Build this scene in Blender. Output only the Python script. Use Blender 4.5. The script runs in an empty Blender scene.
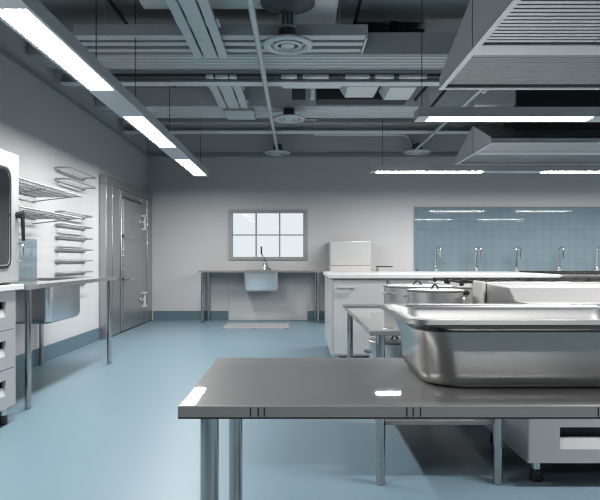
import bpy, bmesh, math, random
from mathutils import Vector, Matrix
random.seed(4)
sc = bpy.context.scene
COL = sc.collection
PI = math.pi
F, CX, CY, EYE = 580.0, 297.0, 259.5, 1.08

# ------------------------------------------------------------------ materials
def mat(name, col, rough=.5, metal=0., coat=0., coat_r=.03, spec=.5, noise=0., nscale=40, stretch=(1, 1, 1), rnoise=0., bump=0.):
    m = bpy.data.materials.new(name); m.use_nodes = True
    nt = m.node_tree; N = nt.nodes; L = nt.links
    b = N['Principled BSDF']
    b.inputs['Base Color'].default_value = (*col, 1)
    b.inputs['Roughness'].default_value = rough
    b.inputs['Metallic'].default_value = metal
    b.inputs['Coat Weight'].default_value = coat
    b.inputs['Coat Roughness'].default_value = coat_r
    b.inputs['Coat IOR'].default_value = 1.9 if coat == 1 else 1.5
    b.inputs['Specular IOR Level'].default_value = spec
    if noise or rnoise or bump:
        tc = N.new('ShaderNodeTexCoord'); mp = N.new('ShaderNodeMapping')
        mp.inputs['Scale'].default_value = stretch
        nz = N.new('ShaderNodeTexNoise'); nz.inputs['Scale'].default_value = nscale; nz.inputs['Detail'].default_value = 4
        L.new(tc.outputs['Object'], mp.inputs['Vector']); L.new(mp.outputs['Vector'], nz.inputs['Vector'])
        if noise:
            r = N.new('ShaderNodeMapRange')
            r.inputs['To Min'].default_value = 1 - noise; r.inputs['To Max'].default_value = 1 + noise
            L.new(nz.outputs['Fac'], r.inputs['Value'])
            mx = N.new('ShaderNodeVectorMath'); mx.operation = 'SCALE'; mx.inputs[0].default_value = col
            L.new(r.outputs['Result'], mx.inputs['Scale']); L.new(mx.outputs['Vector'], b.inputs['Base Color'])
        if rnoise:
            r = N.new('ShaderNodeMapRange')
            r.inputs['To Min'].default_value = max(.01, rough - rnoise); r.inputs['To Max'].default_value = rough + rnoise
            L.new(nz.outputs['Fac'], r.inputs['Value']); L.new(r.outputs['Result'], b.inputs['Roughness'])
        if bump:
            bp = N.new('ShaderNodeBump'); bp.inputs['Strength'].default_value = bump; bp.inputs['Distance'].default_value = .002
            L.new(nz.outputs['Fac'], bp.inputs['Height']); L.new(bp.outputs['Normal'], b.inputs['Normal'])
    return m

def emit(name, col, s):
    m = bpy.data.materials.new(name); m.use_nodes = True
    b = m.node_tree.nodes['Principled BSDF']
    b.inputs['Base Color'].default_value = (.8, .8, .8, 1)
    m.cycles.emission_sampling = 'FRONT'
    b.inputs['Emission Color'].default_value = (*col, 1); b.inputs['Emission Strength'].default_value = s
    return m

def tile_mat(name, axes, size=.15):
    m = bpy.data.materials.new(name); m.use_nodes = True
    nt = m.node_tree; N = nt.nodes; L = nt.links; b = N['Principled BSDF']
    tc = N.new('ShaderNodeTexCoord'); sp = N.new('ShaderNodeSeparateXYZ'); cb = N.new('ShaderNodeCombineXYZ')
    L.new(tc.outputs['Object'], sp.inputs[0])
    L.new(sp.outputs[axes[0]], cb.inputs[0]); L.new(sp.outputs[axes[1]], cb.inputs[1])
    br = N.new('ShaderNodeTexBrick'); br.offset = 0; br.squash = 1
    br.inputs['Color1'].default_value = (.235, .32, .375, 1); br.inputs['Color2'].default_value = (.25, .34, .39, 1)
    br.inputs['Mortar'].default_value = (.185, .26, .305, 1)
    br.inputs['Scale'].default_value = 1; br.inputs['Mortar Size'].default_value = .004
    br.inputs['Brick Width'].default_value = size; br.inputs['Row Height'].default_value = size
    L.new(cb.outputs[0], br.inputs['Vector']); L.new(br.outputs['Color'], b.inputs['Base Color'])
    b.inputs['Roughness'].default_value = .025
    bp = N.new('ShaderNodeBump'); bp.inputs['Strength'].default_value = .03; bp.inputs['Distance'].default_value = .0003; bp.invert = True
    L.new(br.outputs['Fac'], bp.inputs['Height']); L.new(bp.outputs['Normal'], b.inputs['Normal'])
    return m

def glass_mat(name):
    m = bpy.data.materials.new(name); m.use_nodes = True
    nt = m.node_tree; N = nt.nodes; L = nt.links
    for n in list(N): N.remove(n)
    o = N.new('ShaderNodeOutputMaterial'); t = N.new('ShaderNodeBsdfTransparent'); g = N.new('ShaderNodeBsdfGlossy')
    t.inputs['Color'].default_value = (.97, .99, 1, 1); g.inputs['Roughness'].default_value = .02
    f = N.new('ShaderNodeFresnel'); f.inputs['IOR'].default_value = 1.14
    mx = N.new('ShaderNodeMixShader')
    L.new(f.outputs[0], mx.inputs[0]); L.new(t.outputs[0], mx.inputs[1]); L.new(g.outputs[0], mx.inputs[2]); L.new(mx.outputs[0], o.inputs[0])
    return m

M = {}
M['wall'] = mat('white wall paint', (.69, .695, .705), .6, noise=.02, nscale=6, bump=.05)
M['floor'] = mat('blue floor coating', (.195, .30, .365), .38, noise=.05, nscale=60, rnoise=.06, spec=.4)
M['skirting'] = mat('blue skirting', (.125, .205, .25), .4, noise=.04, nscale=40)
M['ceil'] = mat('ceiling paint', (.55, .575, .585), .8, noise=.05, nscale=4)
M['trim'] = mat('grey trim paint', (.5, .52, .54), .6, noise=.03)
M['steel'] = mat('brushed steel', (.60, .60, .60), .22, 1, noise=.05, nscale=30, stretch=(1, 1, 30), rnoise=.05)
M['steelY'] = mat('brushed steel panel', (.62, .62, .615), .30, .9, noise=.05, nscale=20, stretch=(20, 20, 1), rnoise=.05)
M['top'] = mat('polished steel worktop', (.25, .25, .25), .45, .3, coat=1, coat_r=.02, noise=.10, nscale=180)
M['pan'] = mat('pressed pan steel', (.38, .38, .375), .25, 1, noise=.04, nscale=40, rnoise=.03)
M['basin'] = mat('basin steel', (.76, .77, .78), .26, 1, noise=.03, nscale=30, rnoise=.03)
M['leg'] = mat('polished leg steel', (.46, .445, .43), .10, 1, noise=.03)
M['rack'] = mat('wall rack metal', (.42, .42, .425), .45, .6, noise=.05)
M['paninner'] = mat('pan interior steel', (.46, .46, .46), .34, 1, noise=.02)
M['edge'] = mat('satin table edge', (.34, .335, .33), .45, .2, noise=.05)
M['hoodend'] = mat('hood end steel', (.80, .81, .82), .6, .0, noise=.05)
M['chrome'] = mat('chrome', (.75, .76, .77), .08, 1, noise=.02)
M['enamel'] = mat('white enamel', (.64, .64, .635), .25, noise=.01, nscale=8, coat=.3)
M['cabgrey'] = mat('satin cabinet steel', (.50, .50, .505), .4, .25, noise=.03, nscale=30, stretch=(1, 1, 20))
M['worktop'] = mat('pale worktop', (.86, .86, .855), .3, noise=.01, nscale=50)
M['cold'] = mat('cold room steel', (.44, .44, .44), .32, .85, noise=.05, nscale=20, stretch=(20, 20, 1), rnoise=.05)
M['ovenwhite'] = mat('oven white enamel', (.50, .50, .50), .35, noise=.01)
M['black'] = mat('black plastic', (.015, .015, .017), .35, noise=.1)
M['iron'] = mat('cast iron', (.012, .012, .012), .6, noise=.2, nscale=90, bump=.3)
M['recess'] = mat('dark recess lining', (.02, .02, .022), .5, noise=.1)
M['ovenglass'] = mat('dark oven glass', (.012, .012, .014), .05, noise=.2, nscale=8, coat=.5)
M['housing'] = mat('pendant housing metal', (.60, .62, .65), .5, .15, noise=.02)
M['duct'] = mat('duct metal', (.74, .775, .785), .5, .1, noise=.08, nscale=9)
M['ductpale'] = mat('pale duct metal', (.76, .785, .79), .5, .1, noise=.06, nscale=7)
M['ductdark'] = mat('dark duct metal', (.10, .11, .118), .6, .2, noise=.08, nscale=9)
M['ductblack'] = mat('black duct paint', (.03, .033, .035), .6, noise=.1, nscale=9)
M['tray'] = mat('cable tray metal', (.60, .645, .66), .5, .2, noise=.06, nscale=10)
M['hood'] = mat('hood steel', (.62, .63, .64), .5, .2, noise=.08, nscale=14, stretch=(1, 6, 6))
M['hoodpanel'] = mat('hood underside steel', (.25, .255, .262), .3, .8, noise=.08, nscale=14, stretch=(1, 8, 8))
M['slat'] = mat('baffle slat steel', (.78, .78, .79), .35, .4, noise=.03)
M['glow'] = emit('light diffuser', (1, .985, .97), 62.0)
M['glass'] = glass_mat('window glass')
M['winframe'] = mat('window frame paint', (.40, .405, .41), .5, noise=.03)
M['tileback'] = tile_mat('blue wall tile', ('X', 'Z'))
M['tileside'] = tile_mat('blue side tile', ('Y', 'Z'))
M['cable'] = mat('dark cable', (.05, .05, .055), .5, noise=.1)
M['grate'] = mat('floor grate metal', (.50, .51, .52), .5, .1, noise=.06, nscale=60)

# ------------------------------------------------------------------ mesh builder
class MB:
    def __init__(s): s.bm = bmesh.new()
    def box(s, x0, x1, y0, y1, z0, z1, bev=0, seg=2):
        t = bmesh.new(); bmesh.ops.create_cube(t, size=1)
        for v in t.verts:
            v.co = Vector(((x0 + x1) / 2 + v.co.x * (x1 - x0), (y0 + y1) / 2 + v.co.y * (y1 - y0), (z0 + z1) / 2 + v.co.z * (z1 - z0)))
        if bev:
            bmesh.ops.bevel(t, geom=t.edges[:], offset=bev, segments=seg, affect='EDGES', profile=.5)
            for f in t.faces:
                f.normal_update(); f.smooth = max(abs(c) for c in f.normal) < .999
        s._merge(t); return s
    def _merge(s, t):
        me = bpy.data.meshes.new('tmp'); t.to_mesh(me); t.free(); s.bm.from_mesh(me); bpy.data.meshes.remove(me)
    def prism(s, pts, axis, a, b):
        """pts: 2D outline, extruded along axis from a to b (x: pts=(y,z); y: pts=(x,z); z: pts=(x,y))"""
        def P(p, q):
            return Vector((q, p[0], p[1])) if axis == 'x' else Vector((p[0], q, p[1])) if axis == 'y' else Vector((p[0], p[1], q))
        A = [s.bm.verts.new(P(p, a)) for p in pts]; B = [s.bm.verts.new(P(p, b)) for p in pts]
        n = len(pts); fs = [s.bm.faces.new(A), s.bm.faces.new(B[::-1])]
        for i in range(n): fs.append(s.bm.faces.new((A[i], B[i], B[(i + 1) % n], A[(i + 1) % n])))
        return s
    def loft(s, rings, cap0=False, cap1=False, closed=False):
        R = [[s.bm.verts.new(p) for p in r] for r in rings]
        n = len(R[0]); m = len(R)
        for k in range(m if closed else m - 1):
            a, b = R[k], R[(k + 1) % m]
            for i in range(n): s.bm.faces.new((a[i], a[(i + 1) % n], b[(i + 1) % n], b[i]))
        for q in list(s.bm.faces)[-(n * (m if closed else m - 1)):]: q.smooth = True
        if cap0: s.bm.faces.new(R[0][::-1])
        if cap1: s.bm.faces.new(R[-1])
        return s
    def tube(s, pts, r, n=10, closed=False):
        pts = [Vector(p) for p in pts]; m = len(pts); rings = []
        ref = None
        for i, p in enumerate(pts):
            if closed: d = pts[(i + 1) % m] - pts[i - 1]
            else: d = (pts[min(i + 1, m - 1)] - pts[max(i - 1, 0)])
            d.normalize()
            if ref is None:
                ref = Vector((0, 0, 1)) if abs(d.z) < .9 else Vector((1, 0, 0))
            u = ref - d * ref.dot(d)
            if u.length < 1e-4: u = Vector((0, 1, 0)) - d * d.y
            u.normalize(); w = d.cross(u); ref = u
            rr = r[i] if isinstance(r, (list, tuple)) else r
            rings.append([p + (u * math.cos(2 * PI * k / n) + w * math.sin(2 * PI * k / n)) * rr for k in range(n)])
        return s.loft(rings, not closed, not closed, closed)
    def lathe(s, prof, c, n=32, cap=True):
        rings = [[Vector((c[0] + r * math.cos(2 * PI * k / n), c[1] + r * math.sin(2 * PI * k / n), c[2] + z)) for k in range(n)] for r, z in prof]
        return s.loft(rings, cap, cap)
    def quad(s, *p):
        s.bm.faces.new([s.bm.verts.new(Vector(q)) for q in p]); return s
    def build(s, name, m, parent=None, smooth=True, kind=None):
        bmesh.ops.recalc_face_normals(s.bm, faces=s.bm.faces[:])
        off = Vector((0, 0, 0)); p = parent
        while p is not None: off += p.location; p = p.parent
        lo = Vector((0, 0, 0))
        if parent is None:
            xs = [v.co for v in s.bm.verts]
            lo = Vector((sum(c.x for c in xs) / len(xs), sum(c.y for c in xs) / len(xs), min(c.z for c in xs)))
        for v in s.bm.verts: v.co -= off + lo
        me = bpy.data.meshes.new(name); s.bm.to_mesh(me); s.bm.free()
        if smooth:
            fl = [q.use_smooth for q in me.polygons]
            me.set_sharp_from_angle(angle=math.radians(35))
            me.polygons.foreach_set('use_smooth', fl)
        else:
            me.polygons.foreach_set('use_smooth', [False] * len(me.polygons))
        o = bpy.data.objects.new(name, me); me.materials.append(m); COL.objects.link(o)
        if parent is not None: o.parent = parent
        else: o.location = lo
        if kind: o['kind'] = kind
        return o

def tag(o, label, cat, group=None):
    o['label'] = label; o['category'] = cat
    if group: o['group'] = group
    return o
def thing(name, label, cat, loc, group=None):
    o = bpy.data.objects.new(name, None); COL.objects.link(o); o.location = loc; o.empty_display_size = .1
    return tag(o, label, cat, group)
def kids(o): return [c for c in bpy.data.objects if c.parent == o]
def copy_tree(o, parent=None, loc=None):
    c = o.copy(); COL.objects.link(c)
    if parent is not None: c.parent = parent
    if loc is not None: c.location = loc
    for ch in kids(o): copy_tree(ch, c)
    return c
def box(*a, **k): return MB().box(*a, **k)
def rr(cx, cy, hx, hy, r, z, n=8):
    out = []
    for (sx, sy, a0) in ((1, 1, 0), (-1, 1, 90), (-1, -1, 180), (1, -1, 270)):
        for k in range(n + 1):
            a = math.radians(a0 + 90 * k / n)
            out.append(Vector((cx + sx * (hx - r) + r * math.cos(a), cy + sy * (hy - r) + r * math.sin(a), z)))
    return out

# ------------------------------------------------------------------ room shell
XL, XR, YB, YF, ZC = -2.67, 8.8, 10.35, -6.5, 3.62
def struct(name, mb, m): return mb.build(name, m, kind='structure')
struct('floor', box(XL - .2, XR + .2, YF - .2, YB + .2, -.1, 0), M['floor'])
struct('ceiling', box(XL - .2, XR + .2, YF - .2, YB + .2, ZC, ZC + .1), M['ceil'])
struct('wall_left', box(XL - .2, XL, YF - .2, YB + .2, 0, ZC), M['wall'])
struct('wall_right', box(XR, XR + .2, YF - .2, YB + .2, 0, ZC), M['wall'])
struct('wall_front', box(XL, XR, YF - .2, YF, 0, ZC), M['wall'])
WX0, WX1, WZ0, WZ1 = -1.205, .165, 1.085, 1.955
wb = MB()
wb.box(XL, WX0, YB, YB + .2, 0, ZC); wb.box(WX1, XR, YB, YB + .2, 0, ZC)
wb.box(WX0, WX1, YB, YB + .2, 0, WZ0); wb.box(WX0, WX1, YB, YB + .2, WZ1, ZC)
struct('wall_back', wb, M['wall'])
struct('baseboard_left', box(XL, XL + .016, YF, 7.80, 0, .165, bev=.004), M['skirting'])
struct('baseboard_back', MB().box(-2.56, -1.225, YB - .016, YB, 0, .165, bev=.004).box(.19, XR, YB - .016, YB, 0, .165, bev=.004), M['skirting'])
struct('trim_1', MB().prism([(YB, 2.90), (YB - .05, 2.90), (YB - .05, 2.925), (YB - .03, 2.93), (YB - .03, 2.97), (YB, 2.985)], 'x', XL, XR), M['trim'])
struct('trim_2', MB().prism([(XL, 2.90), (XL + .05, 2.90), (XL + .05, 2.925), (XL + .03, 2.93), (XL + .03, 2.97), (XL, 2.985)], 'y', YF, YB - .05), M['trim'])
# window
wn = bpy.data.objects.new('window_1', None); COL.objects.link(wn); wn.location = ((WX0 + WX1) / 2, YB, WZ0); wn['kind'] = 'structure'
fr = MB()
fx0, fx1, fz0, fz1 = -1.215, .175, 1.072, 1.965
fr.box(fx0, fx1, YB - .03, YB + .10, fz1 - .055, fz1, bev=.006); fr.box(fx0, fx1, YB - .03, YB + .10, fz0, fz0 + .055, bev=.006)
fr.box(fx0, fx0 + .065, YB - .03, YB + .10, fz0 + .055, fz1 - .055, bev=.006); fr.box(fx1 - .065, fx1, YB - .03, YB + .10, fz0 + .055, fz1 - .055, bev=.006)
gx0, gx1, gz0, gz1 = fx0 + .065, fx1 - .065, fz0 + .055, fz1 - .055
fr.build('window_frame', M['winframe'], wn)
mu = MB()
for k in (1, 2):
    x = gx0 + (gx1 - gx0) * k / 3; mu.box(x - .013, x + .013, YB + .0, YB + .06, gz0, gz1, bev=.004)
zz = (gz0 + gz1) / 2; mu.box(gx0, gx1, YB + .002, YB + .058, zz - .010, zz + .010, bev=.004)
mu.build('glazing_bar', M['winframe'], wn)
for i in range(3):
    for j in range(2):
        xa = gx0 + (gx1 - gx0) * i / 3; za = gz0 + (gz1 - gz0) * j / 2
        box(xa + .005, xa + (gx1 - gx0) / 3 - .005, YB + .03, YB + .036, za + .005, za + (gz1 - gz0) / 2 - .005).build('pane', M['glass'], wn)

# world daylight seen through the window
w = bpy.data.worlds.new('daylight'); sc.world = w; w.use_nodes = True
w.node_tree.nodes['Background'].inputs['Color'].default_value = (.93, .97, 1, 1)
w.node_tree.nodes['Background'].inputs['Strength'].default_value = .9

# tile splashbacks
tag(box(2.085, XR - .01, YB - .014, YB - .002, .866, 2.017).build('tile_splashback', M['tileback']), 'large blue glazed tile splashback on the back wall behind the row of taps', 'splashback')
tag(box(XL + .002, XL + .012, 3.0, 5.93, .90, 1.285).build('tile_splashback', M['tileside']), 'small blue tile patch on the left wall above the steel sink table', 'splashback')
tag(box(-1.213, .178, YB - .014, YB - .002, .004, .86, bev=.002).build('splash_panel', M['wall']), 'pale panel on the back wall below the window, behind the sink table', 'panel')

# floor grate
gt = MB()
for k in range(9): gt.box(-1.17, -.13, 9.05 + k * .085, 9.05 + k * .085 + .06, .002, .008)
for x in (-1.17, -.68, -.19): gt.box(x, x + .05, 9.05, 9.79, .001, .0078)
tag(gt.build('drain_grate', M['grate']), 'long pale grate set in the blue floor before the sink table', 'grate')

# ------------------------------------------------------------------ pendants
ZL = 2.36
def pendant(name, label, axis, c, half, a0, a1, segs, cables, group):
    """axis 'y': centre x=c; diffusers run along y.  housing bottom at ZL, recessed diffuser"""
    loc = (c, (a0 + a1) / 2, ZL) if axis == 'y' else ((a0 + a1) / 2, c, ZL)
    t = thing(name, label, 'light', loc, group)
    hw = half + .024
    def bx(mb, u0, u1, v0, v1, z0, z1, **k):   # u across, v along
        return mb.box(c + u0, c + u1, v0, v1, z0, z1, **k) if axis == 'y' else mb.box(v0, v1, c + u0, c + u1, z0, z1, **k)
    h = MB()
    bx(h, -hw, -half, a0, a1, ZL, ZL + .085); bx(h, half, hw, a0, a1, ZL, ZL + .085)
    bx(h, -half, half, a0, a1, ZL + .05, ZL + .085)
    edges = [a0] + [q for s_ in segs for q in s_] + [a1]
    for i in range(0, len(edges), 2):
        if edges[i + 1] - edges[i] > 1e-3: bx(h, -half, half, edges[i], edges[i + 1], ZL, ZL + .05)
    h.build('housing', M['housing'], t)
    for s0, s1 in segs:
        d = MB(); bx(d, -half + .001, half - .001, s0 + .001, s1 - .001, ZL + .004, ZL + .048); dd = d.build('diffuser', M['housing'], t)
        dd.data.materials.append(M['glow'])
        for q in dd.data.polygons: q.material_index = 1 if q.normal.z < -.9 else 0
    for v in cables:
        p = (c, v) if axis == 'y' else (v, c)
        q = MB().tube([(p[0], p[1], ZL + .085), (p[0], p[1], ZC)], .004, 6)
        q.lathe([(.012, 0), (.012, .02), (.006, .03)], (p[0], p[1], ZL + .085), 10); q.build('suspension_cable', M['cable'], t)
    return t
pendant('pendant_light', 'long grey pendant light running away along the left side of the ceiling', 'y', -1.472, .0875, -.1, 8.96,
        [(.72, 2.13), (2.967, 4.38), (5.205, 6.627), (7.452, 8.836)], [.1, 2.46, 4.25, 5.28, 6.7, 8.85], 'pendant lights')
pendant('pendant_light', 'nearer crosswise pendant light hanging in front of the far extractor hood', 'x', 5.295, .085, 1.09, 8.3,
        [(1.19, 2.67), (3.49, 4.97), (5.79, 7.27)], [1.14, 3.1, 5.4, 8.2], 'pendant lights')
pendant('pendant_light', 'farther crosswise pendant light hanging before the tiled back wall', 'x', 8.50, .085, 1.07, 8.3,
        [(1.16, 2.715), (3.59, 5.14), (6.02, 7.57)], [1.25, 3.1, 5.4, 8.2], 'pendant lights')
pendant('pendant_light', 'crosswise pendant light hanging above the foreground, out of view', 'x', 2.08, .085, 1.09, 8.3, [(1.19, 2.67), (3.49, 4.97), (5.79, 7.27)], [1.14, 3.1, 5.4, 8.2], 'pendant lights')

pendant('pendant_light', 'crosswise pendant light hanging behind the viewer', 'x', -1.2, .085, .5, 8.3, [(.6, 2.1), (2.9, 4.4)], [.55, 2.5, 4.9], 'pendant lights')
# ------------------------------------------------------------------ ceiling services
def fluted(y0, y1, z, n, x0, x1, depth=.018, h=.3):
    pts = [(y0, z + h), (y0, z)]
    for k in range(n):
        a = y0 + (y1 - y0) * k / n; s = (y1 - y0) / n
        pts += [(a + s * .15, z), (a + s * .25, z + depth), (a + s * .75, z + depth), (a + s * .85, z)]
    pts += [(y1, z), (y1, z + h)]
    return MB().prism(pts, 'x', x0, x1)
tag(fluted(5.72, 6.16, 3.1, 5, -2.66, 4.6, h=.22).build('ribbed_duct', M['duct']), 'wide ribbed grey duct crossing the whole ceiling behind the first round diffuser', 'duct')
tag(fluted(7.66, 8.28, 3.1, 4, -2.66, 1.74, .025, h=.25).build('ribbed_duct', M['duct']), 'farther ribbed grey duct crossing the ceiling above the second round diffuser', 'duct')
# cable tray (across), three rails
t = thing('cable_tray', 'three railed cable tray crossing beside the nearest round diffuser', 'cable tray', (-.7, 5.45, 3.1), 'cable trays')
b = MB()
for k, (a, c) in enumerate(((5.25, 5.34), (5.40, 5.49), (5.57, 5.66))):
    b.box(-2.02, .62, a, c, 3.1, 3.135, bev=.004).build('rail', M['tray'], t); b = MB()
for x in (-1.99, -1.2, -.2, .58):
    box(x - .03, x + .03, 5.25, 5.66, 3.136, 3.17).build('cross_bar', M['tray'], t)
box(-2.02, .64, 5.23, 5.248, 3.1, 3.2).build('side_plate', M['duct'], t)
for x in (-2.04, .622): box(x, x + .018, 5.25, 5.66, 3.085, 3.15, bev=.003).build('end_plate', M['ductpale'], t)
for x in (-1.8, -.9, .4): MB().tube([(x, 5.45, 3.17), (x, 5.45, ZC)], .008, 6).build('hanger_rod', M['duct'], t)
def long_tray(x0, x1, y0, y1, z, label, slots, zh=ZC):
    t = thing('cable_tray', label, 'cable tray', ((x0 + x1) / 2, (y0 + y1) / 2, z), 'cable trays')
    wd = x1 - x0
    for a, c in ((0, .25), (.31, .69), (.75, 1)):
        box(x0 + wd * a, x0 + wd * c, y0, y1, z, z + .03, bev=.004).build('rail', M['tray'], t)
    for y in slots: box(x0 - .02, x1 + .02, y - .09, y + .09, z + .031, z + .05).build('cross_bar', M['tray'], t)
    for y in (y0 + 2.2 if y1 - y0 > 3 else y0 + .3, y1 - .7 if y1 - y0 > 3 else y1 - .3): MB().tube([((x0 + x1) / 2, y, z + .03), ((x0 + x1) / 2, y, zh)], .008, 6).build('hanger_rod', M['duct'], t)
    return t
long_tray(-1.0, -.675, .8, 5.67, 3.045, 'flat pale cable tray running away from the viewer, left of the thin ceiling pipe', (1.5, 3, 4.9), zh=3.299)
t = long_tray(-1.01, -.64, 6.55, 7.60, 3.06, 'short pale cable tray beyond the long crossing beam, left of the pipe', (6.8, 7.4))
box(-.98, -.58, 7.72, 8.2, 3.055, 3.098, bev=.005).build('end_plate', M['tray'], t)
# beams
def ibeam(y, z, x0, x1, w=.075, h=.14, m='duct'):
    return MB().prism([(y - w, z), (y + w, z), (y + w, z + .02), (y + .015, z + .03), (y + .015, z + h - .03), (y + w, z + h - .02), (y + w, z + h), (y - w, z + h), (y - w, z + h - .02), (y - .015, z + h - .03), (y - .015, z + .03), (y - w, z + .02)], 'x', x0, x1).build('steel_beam', M[m])
tag(ibeam(6.42, 3.02, XL + .06, 4.9, w=.07), 'nearer steel beam crossing the ceiling under the ribbed duct', 'beam', 'ceiling beams')
tag(ibeam(8.78, 3.0, XL + .06, 4.9, w=.09), 'farther steel beam crossing the ceiling before the back wall', 'beam', 'ceiling beams')
tag(ibeam(2.3, 3.1, XL + .06, 4.9, w=.09), 'steel beam crossing the ceiling overhead, nearest of the beams', 'beam', 'ceiling beams')
# conduit with sleeves
t = thing('conduit_pipe', 'thin crossing conduit with pale sleeves beside the nearer steel beam', 'pipe', (.5, 6.24, 3.05))
MB().tube([(-2.4, 6.26, 3.06), (4.5, 6.26, 3.06)], .022, 10).build('pipe', M['ductdark'], t)
for a, c in ((-.98, -.90), (-.88, -.74), (-.73, -.65), (-.17, .0), (.06, .34), (.52, .78), (.84, 1.04), (1.1, 1.4)):
    MB().tube([(a, 6.25, 3.055), (c, 6.25, 3.055)], .031, 10).build('sleeve', M['ductpale'], t)
# long pipes away from the viewer
tag(MB().tube([(-.335, -.5, 2.93), (-.335, 10.34, 2.93)], .026, 12).build('ceiling_pipe', M['tray']), 'thin straight pipe running to the back wall past the round diffusers', 'pipe')
t = thing('pipe_pair', 'pair of parallel pipes running to the back wall behind the extractor hoods', 'pipe', (2.0, 6, 2.93))
MB().tube([(2.0, 1, 2.93), (2.0, 9.70, 2.93)], .024, 12).build('pipe', M['tray'], t)
MB().tube([(2.09, 1, 2.96), (2.09, 6.5, 2.96), (2.09, 6.6, 3.0), (2.09, 6.64, 3.1), (2.09, 6.64, ZC)], .022, 12).build('pipe', M['ductpale'], t)
t2 = thing('bent_pipe', 'pale pipe crossing the far ceiling and bending down above the rightmost round diffuser', 'pipe', (1.2, 9.98, 3.235))
pts = [(.3, 9.98, 3.235), (1.78, 9.98, 3.235)] + [(1.78 + .2 * math.sin(a), 9.98, 3.035 + .2 * math.cos(a)) for a in [PI / 2 * k / 8 for k in range(1, 9)]] + [(1.98, 9.98, 3.02)]
MB().tube(pts, .03, 12).build('pipe', M['ductpale'], t2)
MB().tube([(1.92, 9.98, 3.16), (1.978, 9.98, 3.06)], .036, 12).build('elbow_joint', M['tray'], t2)
# round diffusers
def diffuser(x, y, label, R=.22, z=2.93):
    t = thing('air_diffuser', label, 'air vent', (x, y, z), 'round air diffusers')
    MB().loft([[Vector((x + r * math.cos(2 * PI * k / 40), y + r * math.sin(2 * PI * k / 40), z + h)) for k in range(40)] for r, h in
               ((R, .03), (R, .018), (R * .97, .01), (R * .80, .0), (R * .70, .012), (R * .66, .035), (R * .72, .04), (R * .95, .035))], closed=True).build('outer_ring', M['tray'], t)
    MB().loft([[Vector((x + r * math.cos(2 * PI * k / 36), y + r * math.sin(2 * PI * k / 36), z + h)) for k in range(36)] for r, h in
               ((R * .58, .035), (R * .57, .01), (R * .45, .0), (R * .40, .015), (R * .42, .04))], closed=True).build('middle_ring', M['tray'], t)
    MB().lathe([(.001, .0), (R * .18, .001), (R * .27, .008), (R * .30, .03), (R * .2, .045)], (x, y, z), 30).build('centre_disc', M['tray'], t)
    MB().lathe([(R * .60, .041), (R * .50, .055), (R * .36, .07), (R * .34, .16)], (x, y, z), 32).build('bowl', M['ductdark'], t)
    return t
def duct_neck(t, x, y, z0, z1, r):
    MB().lathe([(r, z0), (r, z0 + .02), (r * .93, z0 + .03), (r * .93, z1)], (x, y, 0), 24).build('neck', M['duct'], t)
t = diffuser(-.08, 5.06, 'largest looking round air diffuser, nearest, below a flared round ceiling collar')
duct_neck(t, -.08, 5.06, 3.085, 3.26, .078)
for a in (-.5, 0, .5):
    MB().tube([(-.08 + .079 * math.sin(a), 5.06 - .079 * math.cos(a), 3.1), (-.08 + .079 * math.sin(a), 5.06 - .079 * math.cos(a), 3.25)], .012, 8).build('clamp_strap', M['ductdark'], t)
MB().lathe([(.08, 3.2), (.12, 3.24), (.2, 3.27), (.235, 3.285), (.235, 3.30)], (-.08, 5.0, 0), 40).build('flared_collar', M['ductdark'], t)
t = diffuser(-.105, 7.72, 'second round air diffuser, below the farther ribbed duct', R=.215)
duct_neck(t, -.105, 7.72, 3.085, 3.0995, .076)
MB().tube([(.12, 7.72, 2.945), (.26, 7.72, 2.945)], .015, 8).build('damper_handle', M['tray'], t)
t = diffuser(-.34 + .01, 9.9, 'small round air diffuser near the back wall at the end of the thin pipe', R=.22, z=2.88)
duct_neck(t, -.33, 9.9, 3.03, ZC, .03)
MB().lathe([(.01, 0), (.035, .01), (.045, .04), (.035, .07), (.01, .08)], (-.33, 9.9, 3.12), 16).build('valve', M['tray'], t)
t = diffuser(2.06, 9.95, 'rightmost round air diffuser, at the end of the pale bent pipe', R=.23, z=2.90)
duct_neck(t, 2.10, 9.95, 3.06, ZC, .03)
# box ducts
tag(box(-1.36, -.12, 2.6, 5.15, 3.3, ZC - .01, bev=.01).build('box_duct', M['ductpale']), 'large flat pale box duct overhead, left of the thin pipe', 'duct')
tag(box(-.115, .36, 2.6, 5.72, 3.3, ZC - .01, bev=.01).build('box_duct', M['ductpale']), 'pale box duct above the nearest round diffuser', 'duct')
for x, nm in ((.78, 'left of the dark pair of square boxes hung above the ribbed duct'), (1.18, 'right of the dark pair of square boxes hung above the ribbed duct')):
    t = thing('vent_box', nm, 'vent box', (x, 6.3, 3.34), 'dark vent boxes')
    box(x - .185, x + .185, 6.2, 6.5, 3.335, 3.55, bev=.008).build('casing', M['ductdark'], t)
    MB().tube([(x - .16, 6.19, 3.34), (x - .16, 6.19, ZC)], .02, 8).build('hanger_rod', M['ductdark'], t)
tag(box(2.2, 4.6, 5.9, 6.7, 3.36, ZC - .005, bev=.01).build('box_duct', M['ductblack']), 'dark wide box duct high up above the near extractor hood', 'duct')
def tapered(x0, x1, y0, y1, z0, z1, tp, name, m, label, cat, group=None):
    r = [[Vector((x0 + tp, y0 + .03, z0)), Vector((x1 - tp, y0 + .03, z0)), Vector((x1 - tp, y1 - .03, z0)), Vector((x0 + tp, y1 - .03, z0))],
         [Vector((x0, y0, z1)), Vector((x1, y0, z1)), Vector((x1, y1, z1)), Vector((x0, y1, z1))]]
    g = MB().loft(r, True, True)
    for xh in (x0 + .1, x1 - .1): g.tube([(xh, y1 - .1, z1 - .005), (xh, y1 - .1, ZC)], .008, 6)
    return tag(g.build(name, M[m], smooth=False), label, cat, group)
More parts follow.
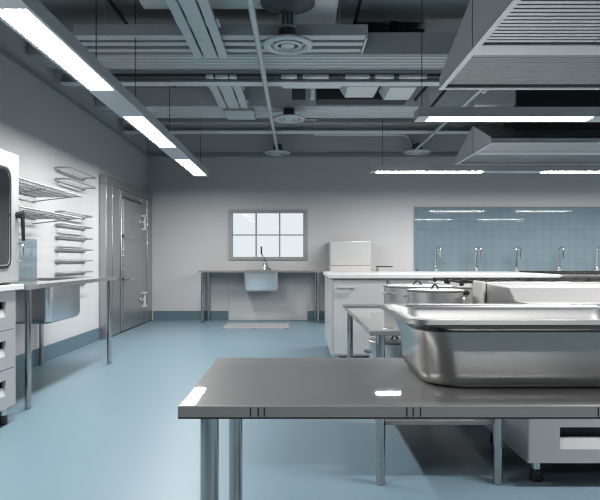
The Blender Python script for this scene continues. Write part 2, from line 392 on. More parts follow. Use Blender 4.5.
tapered(.52, .98, 6.55, 7.05, 3.04, 3.14, .06, 'supply_box', 'ductpale', 'pale tapered air box under the beam, left of a pair', 'air box', 'tapered air boxes')
tapered(1.0, 1.42, 6.55, 7.12, 3.03, 3.14, .06, 'supply_box', 'ductpale', 'pale tapered air box under the beam, right of a pair', 'air box', 'tapered air boxes')
tag(box(-.17, .5, 6.6, 6.72, 3.06, 3.1, bev=.004).tube([(.4, 6.66, 3.09), (.4, 6.66, ZC)], .008, 6).build('flat_bracket', M['ductpale']), 'flat pale bracket under the nearer beam beside the pipe', 'bracket')
tag(box(2.14, 2.62, 6.95, 7.2, 2.93, 3.14, bev=.008).tube([(2.3, 7.1, 3.1), (2.3, 7.1, ZC)], .012, 6).build('box_duct', M['ductpale']), 'small grey box duct showing between the two extractor hoods', 'duct')
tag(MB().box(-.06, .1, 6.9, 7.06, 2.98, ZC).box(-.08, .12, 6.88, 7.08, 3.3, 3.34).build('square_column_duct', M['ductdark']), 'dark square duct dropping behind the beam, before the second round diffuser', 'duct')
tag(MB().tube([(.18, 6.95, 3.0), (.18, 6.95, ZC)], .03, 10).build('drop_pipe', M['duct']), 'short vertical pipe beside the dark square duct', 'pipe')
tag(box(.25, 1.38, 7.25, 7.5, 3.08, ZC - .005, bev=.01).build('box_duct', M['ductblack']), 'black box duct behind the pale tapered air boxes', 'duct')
# crossing rods
for k, (a, c, lab) in enumerate((((1.42, 7.0, 3.0), (1.95, 7.0, ZC), 'thin dark brace rod left of a crossed pair below the beam'), ((1.65, 7.3, 2.95), (2.2, 7.3, ZC), 'thin dark brace rod right of a crossed pair below the beam'))):
    tag(MB().tube([a, c], .018, 8).build('brace_rod', M['ductblack']), lab, 'rod', 'brace rods')
# dark ceiling slots running away
for x, y0, y1, lab in ((-1.83, 4.3, 6.6, 'dark strip recessed in the ceiling above the left pendant light'), (-1.80, 7.0, 8.6, 'dark strip recessed in the far ceiling beyond the long beam'), (.62, 2.4, 6.3, 'dark strip on the ceiling above the dark vent boxes')):
    tag(box(x - .014, x + .014, y0, y1, ZC - .02, ZC - .001).build('ceiling_strip', M['ductblack']), lab, 'strip', 'dark ceiling strips')

# ------------------------------------------------------------------ extractor hoods
def hood(x0, x1, yn, ya, yf, z, label, duct, lip=.055):
    t = thing('extractor_hood', label, 'extractor hood', (x0, ya, z), 'extractor hoods')
    zt = z + .348
    prof = [(yn, z), (yn, z + lip), (ya, zt), (yf, z + .08), (yf, z)]
    s = MB()
    # shell made of wall plates
    th = .012
    s.prism([(yn, z), (yn, z + lip), (yn + th, z + lip), (yn + th, z)], 'x', x0, x1)
    s.prism([(yf - th, z), (yf - th, z + .08), (yf, z + .08), (yf, z)], 'x', x0, x1)
    s.prism([(yn, z + lip), (ya, zt), (ya, zt - th), (yn, z + lip - th)], 'x', x0, x1)
    s.prism([(yf, z + .08), (ya, zt), (ya, zt - th), (yf, z + .08 - th)], 'x', x0, x1)
    s.build('canopy', M['hood'], t, smooth=False)
    for xe in (x0, x1):
        e = MB().prism(prof, 'x', xe - .006, xe + .006); e.build('end_panel', M['hoodend'], t, smooth=False)
    MB().prism([(ya - .004, z + .01), (ya + .004, z + .01), (ya + .004, zt - .01), (ya - .004, zt - .01)], 'x', x0 - .0085, x0 - .0062).build('panel_seam', M['ductblack'], t, smooth=False)
    # rim
    r = MB(); q = .03
    r.box(x0 - .01, x1 + .01, yn - .01, yn + q, z - .012, z); r.box(x0 - .01, x1 + .01, yf - q, yf + .01, z - .012, z)
    r.box(x0 - .01, x0 + q, yn + q, yf - q, z - .012, z); r.box(x1 - q, x1 + .01, yn + q, yf - q, z - .012, z)
    r.build('rim', M['slat'], t)
    # near half: baffle filters, then a plain strip, then a ribbed panel
    n = 3; wd = (x1 - x0 - 2 * q) / n
    for k in range(n):
        f = MB(); xa, xb = x0 + q + k * wd + .004, x0 + q + (k + 1) * wd - .004
        y = yn + q
        while y < ya - .08:
            f.prism([(y, z + .002), (y + .032, z + .002), (y + .032, z + .006), (y, z + .006)], 'x', xa, xb)
            y += .050
        f.build('baffle_filter', M['slat'], t, smooth=False)
    box(x0 + q, x1 - q, yn + q, ya, z + .03, z + .036).build('filter_backing', M['ductblack'], t)
    box(x0 + q, x1 - q, ya - .045, ya + .012, z + .0, z + .012).build('cross_rail', M['slat'], t)
    box(x0 + q, x1 - q, ya + .018, ya + .14, z + .002, z + .012).build('cross_rail', M['slat'], t)
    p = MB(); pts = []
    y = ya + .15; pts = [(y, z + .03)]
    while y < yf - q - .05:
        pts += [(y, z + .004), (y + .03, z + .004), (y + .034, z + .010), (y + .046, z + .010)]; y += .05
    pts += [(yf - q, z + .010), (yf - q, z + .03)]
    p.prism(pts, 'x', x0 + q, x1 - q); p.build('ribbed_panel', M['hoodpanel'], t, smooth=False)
    if duct:
        a, c, yd0, yd1 = duct
        box(a, c, yd0, yd1, z + .22, ZC - .01, bev=.006).build('exhaust_duct', M['ductblack'], t)
    return t
hood(1.143, 3.3, 3.0, 3.757, 4.633, 2.45, 'nearer steel extractor hood with louvred underside, hanging top right', (2.4, 3.1, 3.55, 3.95))
hood(2.27, 5.6, 6.76, 7.46, 8.30, 2.45, 'farther steel extractor hood above the island counter, behind a pendant light', (2.74, 5.0, 7.23, 7.7))

# ------------------------------------------------------------------ tables
def leg(mb, x, y, z0, z1, r=.0225):
    mb.lathe([(r * .9, z0), (r, z0 + .006), (r, z1)], (x, y, 0), 20); return mb
def table(name, label, X0, X1, Y0, Y1, H, legs, hole=None, shelf=None, r=.0225, th=.032, up=None):
    t = thing(name, label, 'table', ((X0 + X1) / 2, (Y0 + Y1) / 2, 0), 'steel work tables')
    if hole:
        a, c, d, e = hole; s = MB()
        s.box(X0, a, Y0, Y1, H - th, H); s.box(c, X1, Y0, Y1, H - th, H); s.box(a, c, Y0, d, H - th, H); s.box(a, c, e, Y1, H - th, H)
    else: s = MB().box(X0, X1, Y0, Y1, H - th, H, bev=.004)
    s.build('tabletop', M['top'], t)
    for x, y in legs:
        l = leg(MB(), x, y, .0, H - th, r).build('leg', M['leg'], t)
    if shelf:
        z, ins = shelf
        box(X0 + ins, X1 - ins, Y0 + ins, Y1 - ins, z - .02, z, bev=.004).build('undershelf', M['top'], t)
    return t
ft = table('work_table', 'large dark polished steel table in the foreground carrying the deep pan', -.277, 1.75, 1.35, 2.01, .74,
      [(-.214, 1.42), (-.205, 1.94), (1.68, 1.42), (1.68, 1.94)], th=.029)
box(-.277, 1.75, 1.3475, 1.3502, .7135, .7385).build('edge_band', M['edge'], ft)
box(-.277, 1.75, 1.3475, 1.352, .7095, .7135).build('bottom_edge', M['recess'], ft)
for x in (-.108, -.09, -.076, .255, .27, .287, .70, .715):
    box(x - .0016, x + .0016, 1.3468, 1.3476, .715, .7365).build('edge_reflection', M['recess'], ft)  # thin dark strips stand in for reflections on the table's front edge
table('work_table', 'low steel table with undershelf behind the foreground table, carrying pots', .347, 1.055, 2.76, 4.43, .74,
      [(.402, 2.79), (.966, 2.79), (.402, 4.385), (.966, 4.385)], shelf=(.30, .04), th=.024)
def sink(t, x0, x1, y0, y1, zt, zb, r=.05):
    cx, cy, hx, hy = (x0 + x1) / 2, (y0 + y1) / 2, (x1 - x0) / 2, (y1 - y0) / 2
    R = [rr(cx, cy, hx, hy, r, zt), rr(cx, cy, hx, hy, r, zb + .05), rr(cx, cy, hx - .008, hy - .008, r, zb + .02), rr(cx, cy, hx - .03, hy - .03, r * .8, zb + .003), rr(cx, cy, hx - .06, hy - .06, r * .5, zb),
         rr(cx, cy, .03, .03, .0299, zb)]
    I = [rr(cx, cy, .03, .03, .0299, zb + .01), rr(cx, cy, hx - .06, hy - .06, r * .5, zb + .012), rr(cx, cy, hx - .012, hy - .012, r, zb + .05), rr(cx, cy, hx - .006, hy - .006, r, zt)]
    b = MB().loft(R + I, closed=True).build('basin', M['basin'], t)
    MB().lathe([(.03, .006), (.035, .011), (.03, .014), (.012, .0125)], (cx, cy, zb), 16).build('drain', M['steel'], b)
def faucet(t, x, y, z, rot=0., h=.40, reach=.18, name='faucet', top=True):
    d = Vector((math.cos(rot), math.sin(rot), 0)); o = Vector((x, y, z))
    a = MB(); a.lathe([(.04, 0), (.04, .012), (.026, .02), (.034, .05), (.026, .09), (.014, .10)], o, 16)
    a.build('tap_body', M['chrome'], t)
    pts = [o + Vector((0, 0, .09)), o + Vector((0, 0, h - reach / 2))]
    for k in range(1, 13):
        q = PI * k / 12; pts.append(o + d * (reach / 2) * (1 - math.cos(q)) + Vector((0, 0, h - reach / 2 + reach / 2 * math.sin(q))))
    pts.append(pts[-1] - Vector((0, 0, .12)))
    MB().tube(pts, .018, 10).build('spout', M['chrome'], t)
    s = Vector((-d.y, d.x, 0))
    MB().tube([o + Vector((0, 0, .06)), o + Vector((0, 0, .06)) + s * .06, o + Vector((0, 0, .075)) + s * .12], .008, 8).build('lever', M['chrome'], t)
# back sink table
t = table('sink_table', 'steel sink table against the back wall below the window', -1.66, .40, 9.74, 10.325, .895,
          [(-1.605, 9.83), (.357, 9.83), (-1.56, 10.24), (.33, 10.24)], hole=(-.90, -.32, 9.83, 10.2))
sink(t, -.905, -.315, 9.825, 10.205, .88, .535)
f = thing('kitchen_faucet', 'chrome tap with upright lever on the sink table below the window', 'faucet', (-.60, 10.26, .895), 'chrome taps')
MB().lathe([(.03, 0), (.03, .015), (.022, .03), (.022, .12), (.012, .14)], (-.575, 10.255, .895), 16).build('tap_body', M['chrome'], f)
MB().tube([(-.575, 10.255, 1.02), (-.60, 10.25, 1.12), (-.625, 10.245, 1.2)], .012, 10).build('riser', M['chrome'], f)
MB().tube([(-.627, 10.245, 1.17), (-.630, 10.245, 1.31)], .014, 10).build('grip', M['black'], f)
MB().tube([(-.575, 10.255, 1.0), (-.56, 10.15, 1.03), (-.55, 10.05, 1.0)], .010, 10).build('spout', M['chrome'], f)
MB().tube([(-.56, 10.255, .95), (-.50, 10.255, .92), (-.46, 10.255, .915)], .009, 8).build('lever', M['chrome'], f)
# left sink table
t = table('sink_table', 'steel sink table along the left wall beside the tall oven', -2.655, -1.88, 4.03, 6.10, .90,
          [(-1.943, 4.19), (-1.94, 5.99), (-2.62, 4.19), (-2.62, 5.94)], hole=(-2.50, -2.10, 4.915, 5.605))
sink(t, -2.515, -2.085, 4.90, 5.62, .885, .53, r=.06)

# ------------------------------------------------------------------ deep pan
px0, px1, py0, py1, pz, ph = .277, 1.12, 1.455, 2.0, .74, .188
cx, cy, hx, hy = (px0 + px1) / 2, (py0 + py1) / 2, (px1 - px0) / 2, (py1 - py0) / 2
zr = pz + ph
def S(i, r, z): return rr(cx, cy, hx - i, hy - i, r, z, 10)
prof = [  # outer, from lip underside down, round the bottom and back up inside
    S(0, .055, zr - .012), S(.002, .054, zr - .001), S(.006, .05, zr), S(.036, .075, zr - .002), S(.044, .08, zr - .008),
    S(.048, .082, zr - .02), S(.058, .085, zr - .05), S(.066, .09, pz + .045), S(.072, .09, pz + .022), S(.088, .085, pz + .008), S(.11, .07, pz + .004),
    S(.20, .02, pz + .004)]
outer = [S(0, .055, zr - .012), S(.003, .053, zr - .013), S(.034, .078, zr - .012), S(.040, .08, zr - .02), S(.046, .085, zr - .034), S(.040, .082, zr - .036), S(.055, .085, zr - .08), S(.060, .092, pz + .040), S(.064, .092, pz + .018), S(.074, .088, pz + .005), S(.092, .075, pz + .0005), S(.20, .02, pz + .0005)]
pan = thing('food_pan', 'deep rectangular stainless steel pan standing on the foreground table', 'pan', (cx, cy, pz))
MB().loft(prof, cap1=True).build('pan_interior', M['paninner'], pan)
MB().loft(outer, cap1=True).build('pan_body', M['pan'], pan)

# ------------------------------------------------------------------ pots
def pot(label, x, y, z, R, H, ang):
    t = thing('stock_pot', label, 'pot', (x, y, z), 'lidded steel pots')
    MB().lathe([(.001, .0), (R * .93, 0), (R * .985, .012), (R, .03), (R, H - .006), (R + .006, H), (R - .004, H), (R - .004, .02), (.001, .012)], (x, y, z), 48, cap=False).build('pot_body', M['steelY'], t)
    lid = MB().lathe([(.001, .012), (R * .5, .011), (R * .9, .009), (R + .004, .007), (R + .007, .004), (R + .004, .001), (.001, .001)], (x, y, z + H), 48, cap=False).build('lid', M['steelY'], t)
    lid['label'] = 'shallow domed lid'
    h = R * .13
    q = [(x - h + 2 * h * k / 12 * 1.0, y, z + H + .009 + .028 * math.sin(PI * k / 12)) for k in range(13)]
    MB().tube(q, .0055, 8).build('lid_handle', M['black'], lid)
    for a in (ang, ang + PI):
        d = Vector((math.cos(a), math.sin(a), 0)); s = Vector((-d.y, d.x, 0)); o = Vector((x, y, z + H * .72))
        q = [o + d * (R - .003) + s * .04, o + d * (R + .03) + s * .038, o + d * (R + .036), o + d * (R + .03) - s * .038, o + d * (R - .003) - s * .04]
        MB().tube(q, .006, 8).build('side_handle', M['chrome'], t)
pot('widest lidded steel pot, at the back of the low table behind the deep pan', .82, 3.95, .742, .226, .155, PI * 1.15)
pot('smaller lidded steel pot in front of the widest pot behind the deep pan', .832, 3.5, .742, .162, .150, -.7)
pot('lidded steel pot on the undershelf of the low table', .64, 3.8, .302, .165, .245, PI)

# ------------------------------------------------------------------ drawers with recessed pulls
def drawer_front(parent, axis, plane, u0, u1, z0, z1, slot, m, name='drawer'):
    """front panel facing +X (axis 'x') or -Y (axis 'y') with a real recessed pull; slot=(ua,ub,za,zb)"""
    th = .022; rec = .05
    s = MB()
    ua, ub, za, zb = slot
    def bx(mb, a, c, d, e, o0, o1):   # o = depth behind the front plane
        return mb.box(plane - o1, plane - o0, a, c, d, e) if axis == 'x' else mb.box(a, c, plane + o0, plane + o1, d, e)
    bx(s, u0, ua, z0, z1, 0, th); bx(s, ub, u1, z0, z1, 0, th); bx(s, ua, ub, z0, za, 0, th); bx(s, ua, ub, zb, z1, 0, th)
    d = s.build(name, m, parent)
    r = MB(); bx(r, ua - .005, ub + .005, za - .005, zb + .005, rec, rec + .004)
    bx(r, ua - .004, ua, za, zb, th, rec); bx(r, ub, ub + .004, za, zb, th, rec); bx(r, ua - .004, ub + .004, zb, zb + .004, th, rec)
    r.build('pull_recess', M['recess'], d)
    zm = za + (zb - za) * .5
    pts = [(0.002, za), (.028, za), (.028, zm), (.018, zm)]
    g = MB()
    if axis == 'x': g.prism([(plane - o, z) for o, z in pts], 'y', ua, ub)
    else: g.prism([(plane + o, z) for o, z in pts], 'x', ua, ub)
    g.build('pull_lip', M['enamel'], d, smooth=False)
    return d
def foot(t, x, y, z1):
    MB().lathe([(.024, .055), (.024, z1)], (x, y, 0), 18).build('leg', M['steel'], t)
    MB().lathe([(.030, 0), (.032, .01), (.030, .055), (.024, .06)], (x, y, 0), 18).build('foot', M['black'], t)

# left drawer cabinet
FX = -1.88
t = thing('drawer_cabinet', 'steel drawer cabinet on black feet under the white oven', 'cabinet', (-2.25, 3.4, 0))
box(-2.62, FX - .051, 2.92, 3.875, .115, .875).build('carcass', M['cabgrey'], t)
for sy in (2.92, 3.855): box(FX - .053, FX - .0, sy, sy + .02, .115, .875).build('side_edge', M['cabgrey'], t)
for z0 in (.118, .372, .625):
    drawer_front(t, 'x', FX + .004, 2.942, 3.853, z0, z0 + .249, (3.08, 3.735, z0 + .085, z0 + .185), M['cabgrey'])
for x in (-1.93, -2.56):
    for y in (2.98, 3.80): foot(t, x, y, .115)
tag(box(-2.655, -1.855, 2.88, 3.945, .876, .915, bev=.006).build('worktop', M['worktop']), 'pale worktop slab on the drawer cabinet, under the white oven', 'worktop')
# oven
t = thing('combi_oven', 'tall white combi oven with dark window at the left edge, on the drawer cabinet', 'oven', (-2.25, 3.4, .915))
box(-2.62, -1.925, 2.95, 3.925, .917, 1.785, bev=.012).build('oven_body', M['ovenwhite'], t)
d = box(-1.924, -1.878, 2.955, 3.925, .93, 1.785, bev=.012).build('oven_door', M['ovenwhite'], t)
cyw, czw, hyw, hzw = 3.42, 1.35, .385, .33
def RX(x, i, r): return [Vector((x, p.x, p.y)) for p in rr(cyw, czw, hyw - i, hzw - i, r, 0)]
MB().loft([RX(-1.8785, 0, .07), RX(-1.872, .002, .07), RX(-1.872, .016, .06), RX(-1.8785, .018, .06)], closed=True).build('window_seal', M['black'], d)
MB().loft([RX(-1.8785, .018, .055), RX(-1.873, .019, .055), RX(-1.873, .027, .05), RX(-1.8785, .028, .05)], closed=True).build('window_trim', M['chrome'], d)
MB().loft([RX(-1.8785, .028, .05), RX(-1.875, .029, .05)], cap1=True).build('oven_window', M['ovenglass'], d)
MB().tube([(-1.8775, 3.885, 1.378), (-1.85, 3.885, 1.378), (-1.832, 3.885, 1.378)], [.022, .024, .026], 16).tube([(-1.842, 3.89, 1.39), (-1.836, 3.895, 1.205)], [.014, .011], 12).build('door_handle', M['black'], d)
MB().tube([(-1.8775, 3.9, 1.19), (-1.845, 3.9, 1.18), (-1.838, 3.9, 1.14), (-1.845, 3.9, 1.08), (-1.8775, 3.9, 1.07)], .005, 8).build('latch_loop', M['chrome'], d)

# ------------------------------------------------------------------ wire shelves on left wall
def wire_shelf(label, z):
    t = thing('wire_shelf', label, 'shelf', (-2.43, 5.0, z), 'wire wall shelves')
    x0, x1, y0, y1 = -2.655, -2.20, 4.1, 5.93
    MB().tube([(x0, y0, z), (x1, y0, z), (x1, y1, z), (x0, y1, z)], .008, 8, closed=True).build('shelf_frame', M['rack'], t)
    w = MB()
    for k in range(1, 32): y = y0 + (y1 - y0) * k / 32; w.tube([(x0, y, z + .004), (x1, y, z + .004)], .0035, 5)
    for k in range(1, 5): x = x0 + (x1 - x0) * k / 5; w.tube([(x, y0, z - .004), (x, y1, z - .004)], .006, 6)
    w.build('shelf_wires', M['rack'], t)
    for y in (4.4, 5.2, 5.85):
        MB().tube([(XL + .002, y, z - .06), (XL + .012, y, z - .06), (x1 - .05, y, z - .012)], .006, 6).build('bracket', M['rack'], t)
wire_shelf('upper wire shelf on the left wall beside the oven', 1.724)
wire_shelf('lower wire shelf on the left wall beside the oven', 1.50)

# ------------------------------------------------------------------ wall racks
zs = [2.097, 1.972, 1.612, 1.472, 1.335, 1.197, 1.066, .930, .80]
order = ['topmost bar rack of the column on the left wall', 'second bar rack from the top on the left wall', 'third bar rack from the top, just below the gap in the column', 'fourth bar rack from the top of the column on the left wall',
         'fifth bar rack from the top of the column on the left wall', 'sixth bar rack from the top of the column on the left wall', 'seventh bar rack from the top of the column on the left wall', 'second lowest bar rack of the column on the left wall', 'lowest bar rack of the column on the left wall']
def rack(z, label, deep):
    t = thing('wall_rack', label, 'rack', (XL, 7.0, z), 'wall mounted bar racks')
    xo = XL + .015 + deep; xi = XL + .018
    pts = [(xi, 6.40, z), (xo - .04, 6.40, z), (xo - .01, 6.42, z), (xo, 6.46, z), (xo, 7.20, z), (xo - .01, 7.24, z), (xo - .04, 7.26, z), (xi, 7.26, z)]
    MB().tube(pts, .009, 8).build('outer_bar', M['rack'], t)
    MB().box(XL + .001, XL + .02, 6.39, 7.28, z - .022, z + .004, bev=.003).build('wall_bar', M['rack'], t)
    for y in (6.45, 7.2):
        MB().tube([(XL + .002, y, z - .04), (XL + .03, y, z - .035), (XL + .04, y, z)], .005, 6).build('bracket', M['rack'], t)
for k, (z, l) in enumerate(zip(zs, order)): rack(z, l, .15 if k < 2 else .11)

# ------------------------------------------------------------------ cold room door
t = thing('cold_room_front', 'steel cold room front with hinged door in the left back corner', 'cold room', (-2.62, 9.1, 0))
x0, x1, y0, y1 = XL + .001, -2.58, 7.83, 10.33
box(x0, x1, y0, 8.10, .0, 2.112, bev=.004).build('jamb_panel', M['cold'], t)
box(x0, x1 - .004, 8.104, 8.49, .0, 2.112, bev=.003).build('side_panel', M['cold'], t)
box(x0, x1 - .004, 9.64, 9.98, .0, 2.112, bev=.003).build('side_panel', M['cold'], t)
box(x0, x1, 9.984, y1, .0, 2.112, bev=.004).build('side_panel', M['cold'], t)
box(x0, x1 + .006, y0 - .004, y1, 2.116, 2.236, bev=.004).build('header', M['cold'], t)
box(x0, x1 - .004, 8.494, 9.636, 2.03, 2.112, bev=.003).build('door_lintel', M['cold'], t)
for q in (7.834, 8.10, 8.492, 9.637, 9.98):
    MB().box(x1 - .002, x1 + .006, q, q + .008, .01, 2.11, bev=.002).build('edge_strip', M['steel'], t)
box(x0, x1 + .002, y0 - .002, y1, 2.1115, 2.1165).box(x1 - .01, x1 + .001, 7.9, y1, .001, .012).build('dark_gap', M['recess'], t)
d = box(x0, x1 + .012, 8.506, 9.63, .02, 2.02, bev=.008).build('door', M['cold'], t)
box(x1 + .012, x1 + .020, 8.57, 9.56, .06, 1.97, bev=.004).build('door_skin', M['cold'], d)
box(x1 + .0125, x1 + .022, 8.52, 9.60, 1.985, 2.005).build('top_gasket', M['black'], d)
for z in (1.43, .79):
    h = MB().tube([(x1 + .012, 8.53, z), (x1 + .05, 8.53, z)], .018, 12)
    h.build('handle_base', M['black'], d)
    MB().tube([(x1 + .05, 8.50, z), (x1 + .07, 8.66, z), (x1 + .075, 8.86, z - .01)], .014, 10).build('door_handle', M['chrome'], d)
for z in (1.22, 1.13, 1.02, .93): MB().tube([(x1 + .012, 8.53, z), (x1 + .026, 8.53, z)], .014, 10).build('lock_button', M['steel'], d)
for z in (1.69, .42):
    h = box(x1 + .012, x1 + .05, 9.40, 9.66, z - .022, z + .022, bev=.004).build('hinge', M['chrome'], d)
    MB().tube([(x1 + .05, 9.62, z - .12), (x1 + .05, 9.62, z + .12)], .022, 12).box(x1 + .0, x1 + .085, 9.58, 9.68, z + .09, z + .125, bev=.004).box(x1 + .0, x1 + .085, 9.58, 9.68, z - .125, z - .09, bev=.004).build('hinge_barrel', M['enamel'], h)

# ------------------------------------------------------------------ island
IX0, IY0, IY1, IH = .335, 5.86, 7.25, .93
def cabinet(label, a, c, doors, m='enamel'):
    t = thing('island_cabinet', label, 'cabinet', ((a + c) / 2, 6.55, 0), 'island cabinets')
    box(a, c, IY0 + .022, IY1, .10, .886, bev=.003).build('carcass', M[m], t)
    for x in (a + .06, c - .06):
        for y in (IY0 + .08, IY1 - .08): foot(t, x, y, .10)
    for x0, x1, z0, z1, kind in doors:
        d = box(x0, x1, IY0, IY0 + .02, z0, z1, bev=.003).build('door' if kind != 'drawer' else 'drawer', M[m], t)
        if kind == 'bar':
            hx0 = x0 + .05
            MB().tube([(hx0, IY0, z1 - .07), (hx0, IY0 - .03, z1 - .07), (hx0 + .15, IY0 - .03, z1 - .07), (hx0 + .15, IY0, z1 - .07)], .011, 8).build('door_handle', M['trim'], d)
        if kind == 'drawer':
            MB().tube([((x0 + x1) / 2 - .08, IY0, z1 - .05), ((x0 + x1) / 2 - .08, IY0 - .03, z1 - .05), ((x0 + x1) / 2 + .08, IY0 - .03, z1 - .05), ((x0 + x1) / 2 + .08, IY0, z1 - .05)], .008, 8).build('drawer_handle', M['chrome'], d)
    return t
cabinet('white island cabinet at the left end, with a bar handle door', IX0 + .012, .915, [(IX0 + .036, .895, .12, .868, 'bar')])
cabinet('white island cabinet behind the two pots', .92, 1.47, [(.94, 1.45, .70, .868, 'plain'), (.94, 1.45, .12, .69, 'bar')])
cabinet('grey island cabinet behind the steel range', 1.475, 2.66, [(1.49, 2.06, .12, .868, 'bar'), (2.07, 2.64, .12, .868, 'bar')], 'cabgrey')
tag(box(IX0 - .008, 2.655, IY0 - .02, IY1 + .02, .888, IH, bev=.006).build('worktop', M['worktop']), 'long pale worktop along the island counter, reaching its left end', 'worktop')
# steel hob unit at right end of the island
t = thing('hob_unit', 'blue reflecting steel hob unit with black grates at the right end of the island', 'hob', (3.6, 6.5, 0))
box(2.665, 4.7, IY0, IY1, .10, .87, bev=.004).build('carcass', M['cabgrey'], t)
box(2.662, 4.7, IY0 - .02, IY1 + .02, .872, .925, bev=.006).build('hob_top', M['basin'], t)
for x in (2.75, 4.6):
    for y in (IY0 + .08, IY1 - .08): foot(t, x, y, .10)
def grate(parent, x0, x1, y0, y1, z, h=.03):
    g = MB(); r = .006
    for x in (x0, x1): g.box(x - r, x + r, y0, y1, z + h - .016, z + h)
    for y in (y0, y1): g.box(x0, x1, y - r, y + r, z + h - .016, z + h)
    for k in (1, 2, 3):
        x = x0 + (x1 - x0) * k / 4; g.box(x - r, x + r, y0, y1, z + h - .014, z + h)
    ym = (y0 + y1) / 2; g.box(x0, x1, ym - r, ym + r, z + h - .014, z + h)
    for x in (x0, x1):
        for y in (y0, y1): g.box(x - .012, x + .012, y - .012, y + .012, z, z + h)
    g.build('pan_grate', M['iron'], parent)
for k in range(4):
    for y0, y1 in ((5.95, 6.5), (6.6, 7.15)): grate(t, 2.76 + k * .48, 3.18 + k * .48, y0, y1, .925, .016)

# back wall counter with taps
t = thing('back_counter', 'low white counter along the back wall under the blue tiles', 'counter', (2.9, 10.0, 0))
box(.55, XR - .02, 9.70, 10.32, .08, .825).build('carcass', M['enamel'], t)
box(.55, XR - .02, 9.66, 10.33, .825, .865, bev=.005).build('counter_top', M['worktop'], t)
for k in range(8): box(.57 + k * .57, .57 + k * .57 + .55, 9.68, 9.699, .1, .81, bev=.003).build('door', M['enamel'], t)
box(.6, XR - .05, 9.76, 10.25, .0, .079).build('plinth', M['black'], t)
fl = ['leftmost tall chrome tap before the blue tiles', 'second tall chrome tap from the left before the blue tiles', 'third tall chrome tap from the left before the blue tiles', 'fourth tall chrome tap from the left before the blue tiles', 'tall chrome tap before the tiles at the right edge of view']
for k, px in enumerate((436, 476.3, 516.3, 559, 597)):
    x = (px - CX) * 10.1 / F
    f = thing('kitchen_faucet', fl[k], 'faucet', (x, 10.1, .865), 'chrome taps')
    faucet(f, x, 10.1, .865, rot=-.15, h=.41, reach=.075)
# appliances on the back counter
t = thing('counter_cabinet', 'glossy white box cabinet on the back counter right of the window', 'cabinet', (.91, 10.1, .865))
box(.555, 1.262, 9.92, 10.32, .866, 1.40, bev=.008).build('casing', M['enamel'], t)
m_gl = mat('glossy white panel', (.66, .66, .65), .06, coat=.8, coat_r=.02, noise=.01)
box(.573, 1.245, 9.905, 9.919, .98, 1.385, bev=.004).build('door', m_gl, t)
box(.573, 1.245, 9.908, 9.919, .876, .972, bev=.003).build('control_strip', m_gl, t)
t = thing('counter_scale', 'small grey box standing low on the back counter beside the white box cabinet', 'box', (1.48, 9.95, .865))
box(1.38, 1.62, 9.85, 10.1, .866, .955, bev=.006).build('casing', M['cabgrey'], t)
box(1.37, 1.63, 9.84, 10.11, .9555, .968, bev=.004).build('top_plate', M['black'], t)
t = thing('tool_block', 'tiny dark tray on the back counter at the left end of the blue tiles', 'tray', (1.9, 9.95, .865))
box(1.82, 2.1, 9.85, 10.0, .866, .878, bev=.003).build('tray_base', M['cabgrey'], t)
MB().tube([(2.06, 9.92, .878), (2.06, 9.92, .92)], .012, 8).build('tray_knob', M['black'], t)

# ------------------------------------------------------------------ cooking unit beyond the pan
RX0, RX1, RY0 = 1.085, 2.9, 2.72
t = thing('cooking_unit', 'pale steel cooking unit with raised sloping console, right of the low table', 'cooker', (2.0, 3.1, 0))
box(RX0, RX1, RY0 + .056, 3.52, .12, .84, bev=.003).build('carcass', M['cabgrey'], t)
box(RX0, RX1, RY0 - .004, 3.53, .841, .873).build('cooker_top', M['enamel'], t)
for k in range(3):
    a = RX0 + .003 + k * .605
    for z0 in (.125, .375, .61):
        hgt = .245 if z0 < .6 else .225
        drawer_front(t, 'y', RY0, a, a + .60, z0, z0 + hgt, (a + .145, a + .455, z0 + .065, z0 + .168), M['cabgrey'])
for x in (RX0 + .085, RX1 - .08):
    for y in (RY0 + .12, 3.42): foot(t, x, y, .12)
box(RX0 - .004, RX0 - .0002, RY0 - .002, 3.53, .125, .8735).build('side_panel', M['steelY'], t)
con = MB().prism([(2.885, .874), (2.965, .934), (3.28, .940), (3.28, .874)], 'x', RX0, RX1).build('console', M['cabgrey'], t, smooth=False)
MB().prism([(2.889, .874), (2.965, .932), (3.275, .938), (3.275, .874)], 'x', RX0 - .004, RX0 - .0005).build('console_side', M['steelY'], con)
pts = [(3.30, .874), (3.30, .925)] + [(3.33 - .03 * math.cos(PI * k / 12), .93 + .022 * math.sin(PI * k / 12) ) for k in range(1, 12)] + [(3.36, .93), (3.50, .925), (3.50, .874)]
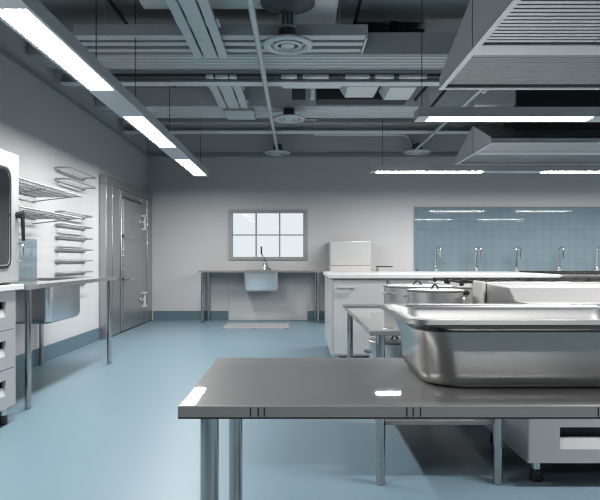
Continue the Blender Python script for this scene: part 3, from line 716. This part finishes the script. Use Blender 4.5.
MB().prism(pts, 'x', RX0, RX1).build('rear_hump', M['enamel'], t)
box(RX0 - .028, RX0 - .0045, 3.31, 3.50, .76, .955, bev=.012, seg=4).build('end_cover', M['worktop'], t)
# gas range behind
t = thing('gas_range', 'gas range with black iron grates and knobs behind the sloping console', 'cooker', (1.8, 4.4, 0))
box(1.12, 2.9, 3.98, 4.85, .12, .88, bev=.004).build('range_body', M['steelY'], t)
box(1.10, 2.9, 3.96, 4.87, .881, .897, bev=.004).build('range_top', M['cabgrey'], t)
for k in range(4):
    for y0, y1 in ((4.02, 4.38), (4.44, 4.80)): grate(t, 1.14 + k * .44, 1.54 + k * .44, y0, y1, .897, .034)
for k in range(4):
    for y in (4.2, 4.62): MB().lathe([(.07, 0), (.07, .008), (.045, .014), (.045, .02), (.001, .022)], (1.34 + k * .44, y, .897), 20).build('burner', M['iron'], t)
for k in range(8):
    x = 1.16 + k * .2
    MB().tube([(x, 3.98, .85), (x, 3.955, .85), (x, 3.94, .85)], [.017, .017, .014], 16).build('control_knob', M['black'], t)
for x in (1.2, 2.8):
    for y in (4.06, 4.77): foot(t, x, y, .12)

# ------------------------------------------------------------------ camera and view
sc.cycles.filter_width = 1.2
cam = bpy.data.cameras.new('camera'); co = bpy.data.objects.new('camera', cam); COL.objects.link(co)
co.location = (0, 0, EYE); co.rotation_euler = (PI / 2, 0, 0)
cam.sensor_width = 36; cam.lens = F / 600 * 36; cam.shift_x = 3 / 600; cam.shift_y = 9.5 / 600; cam.clip_start = .05
sc.camera = co
sc.view_settings.view_transform = 'Standard'; sc.view_settings.look = 'None'; sc.view_settings.gamma = 1
sc.view_settings.exposure = 0.0; sc.view_settings.use_curve_mapping = False
sc.cycles.use_denoising = True
sc.cycles.max_bounces = 10; sc.cycles.diffuse_bounces = 1; sc.cycles.glossy_bounces = 6; sc.cycles.transparent_max_bounces = 8
sc.cycles.sample_clamp_indirect = 4; sc.cycles.caustics_reflective = False; sc.cycles.caustics_refractive = False
sc.cycles.denoising_prefilter = 'ACCURATE'
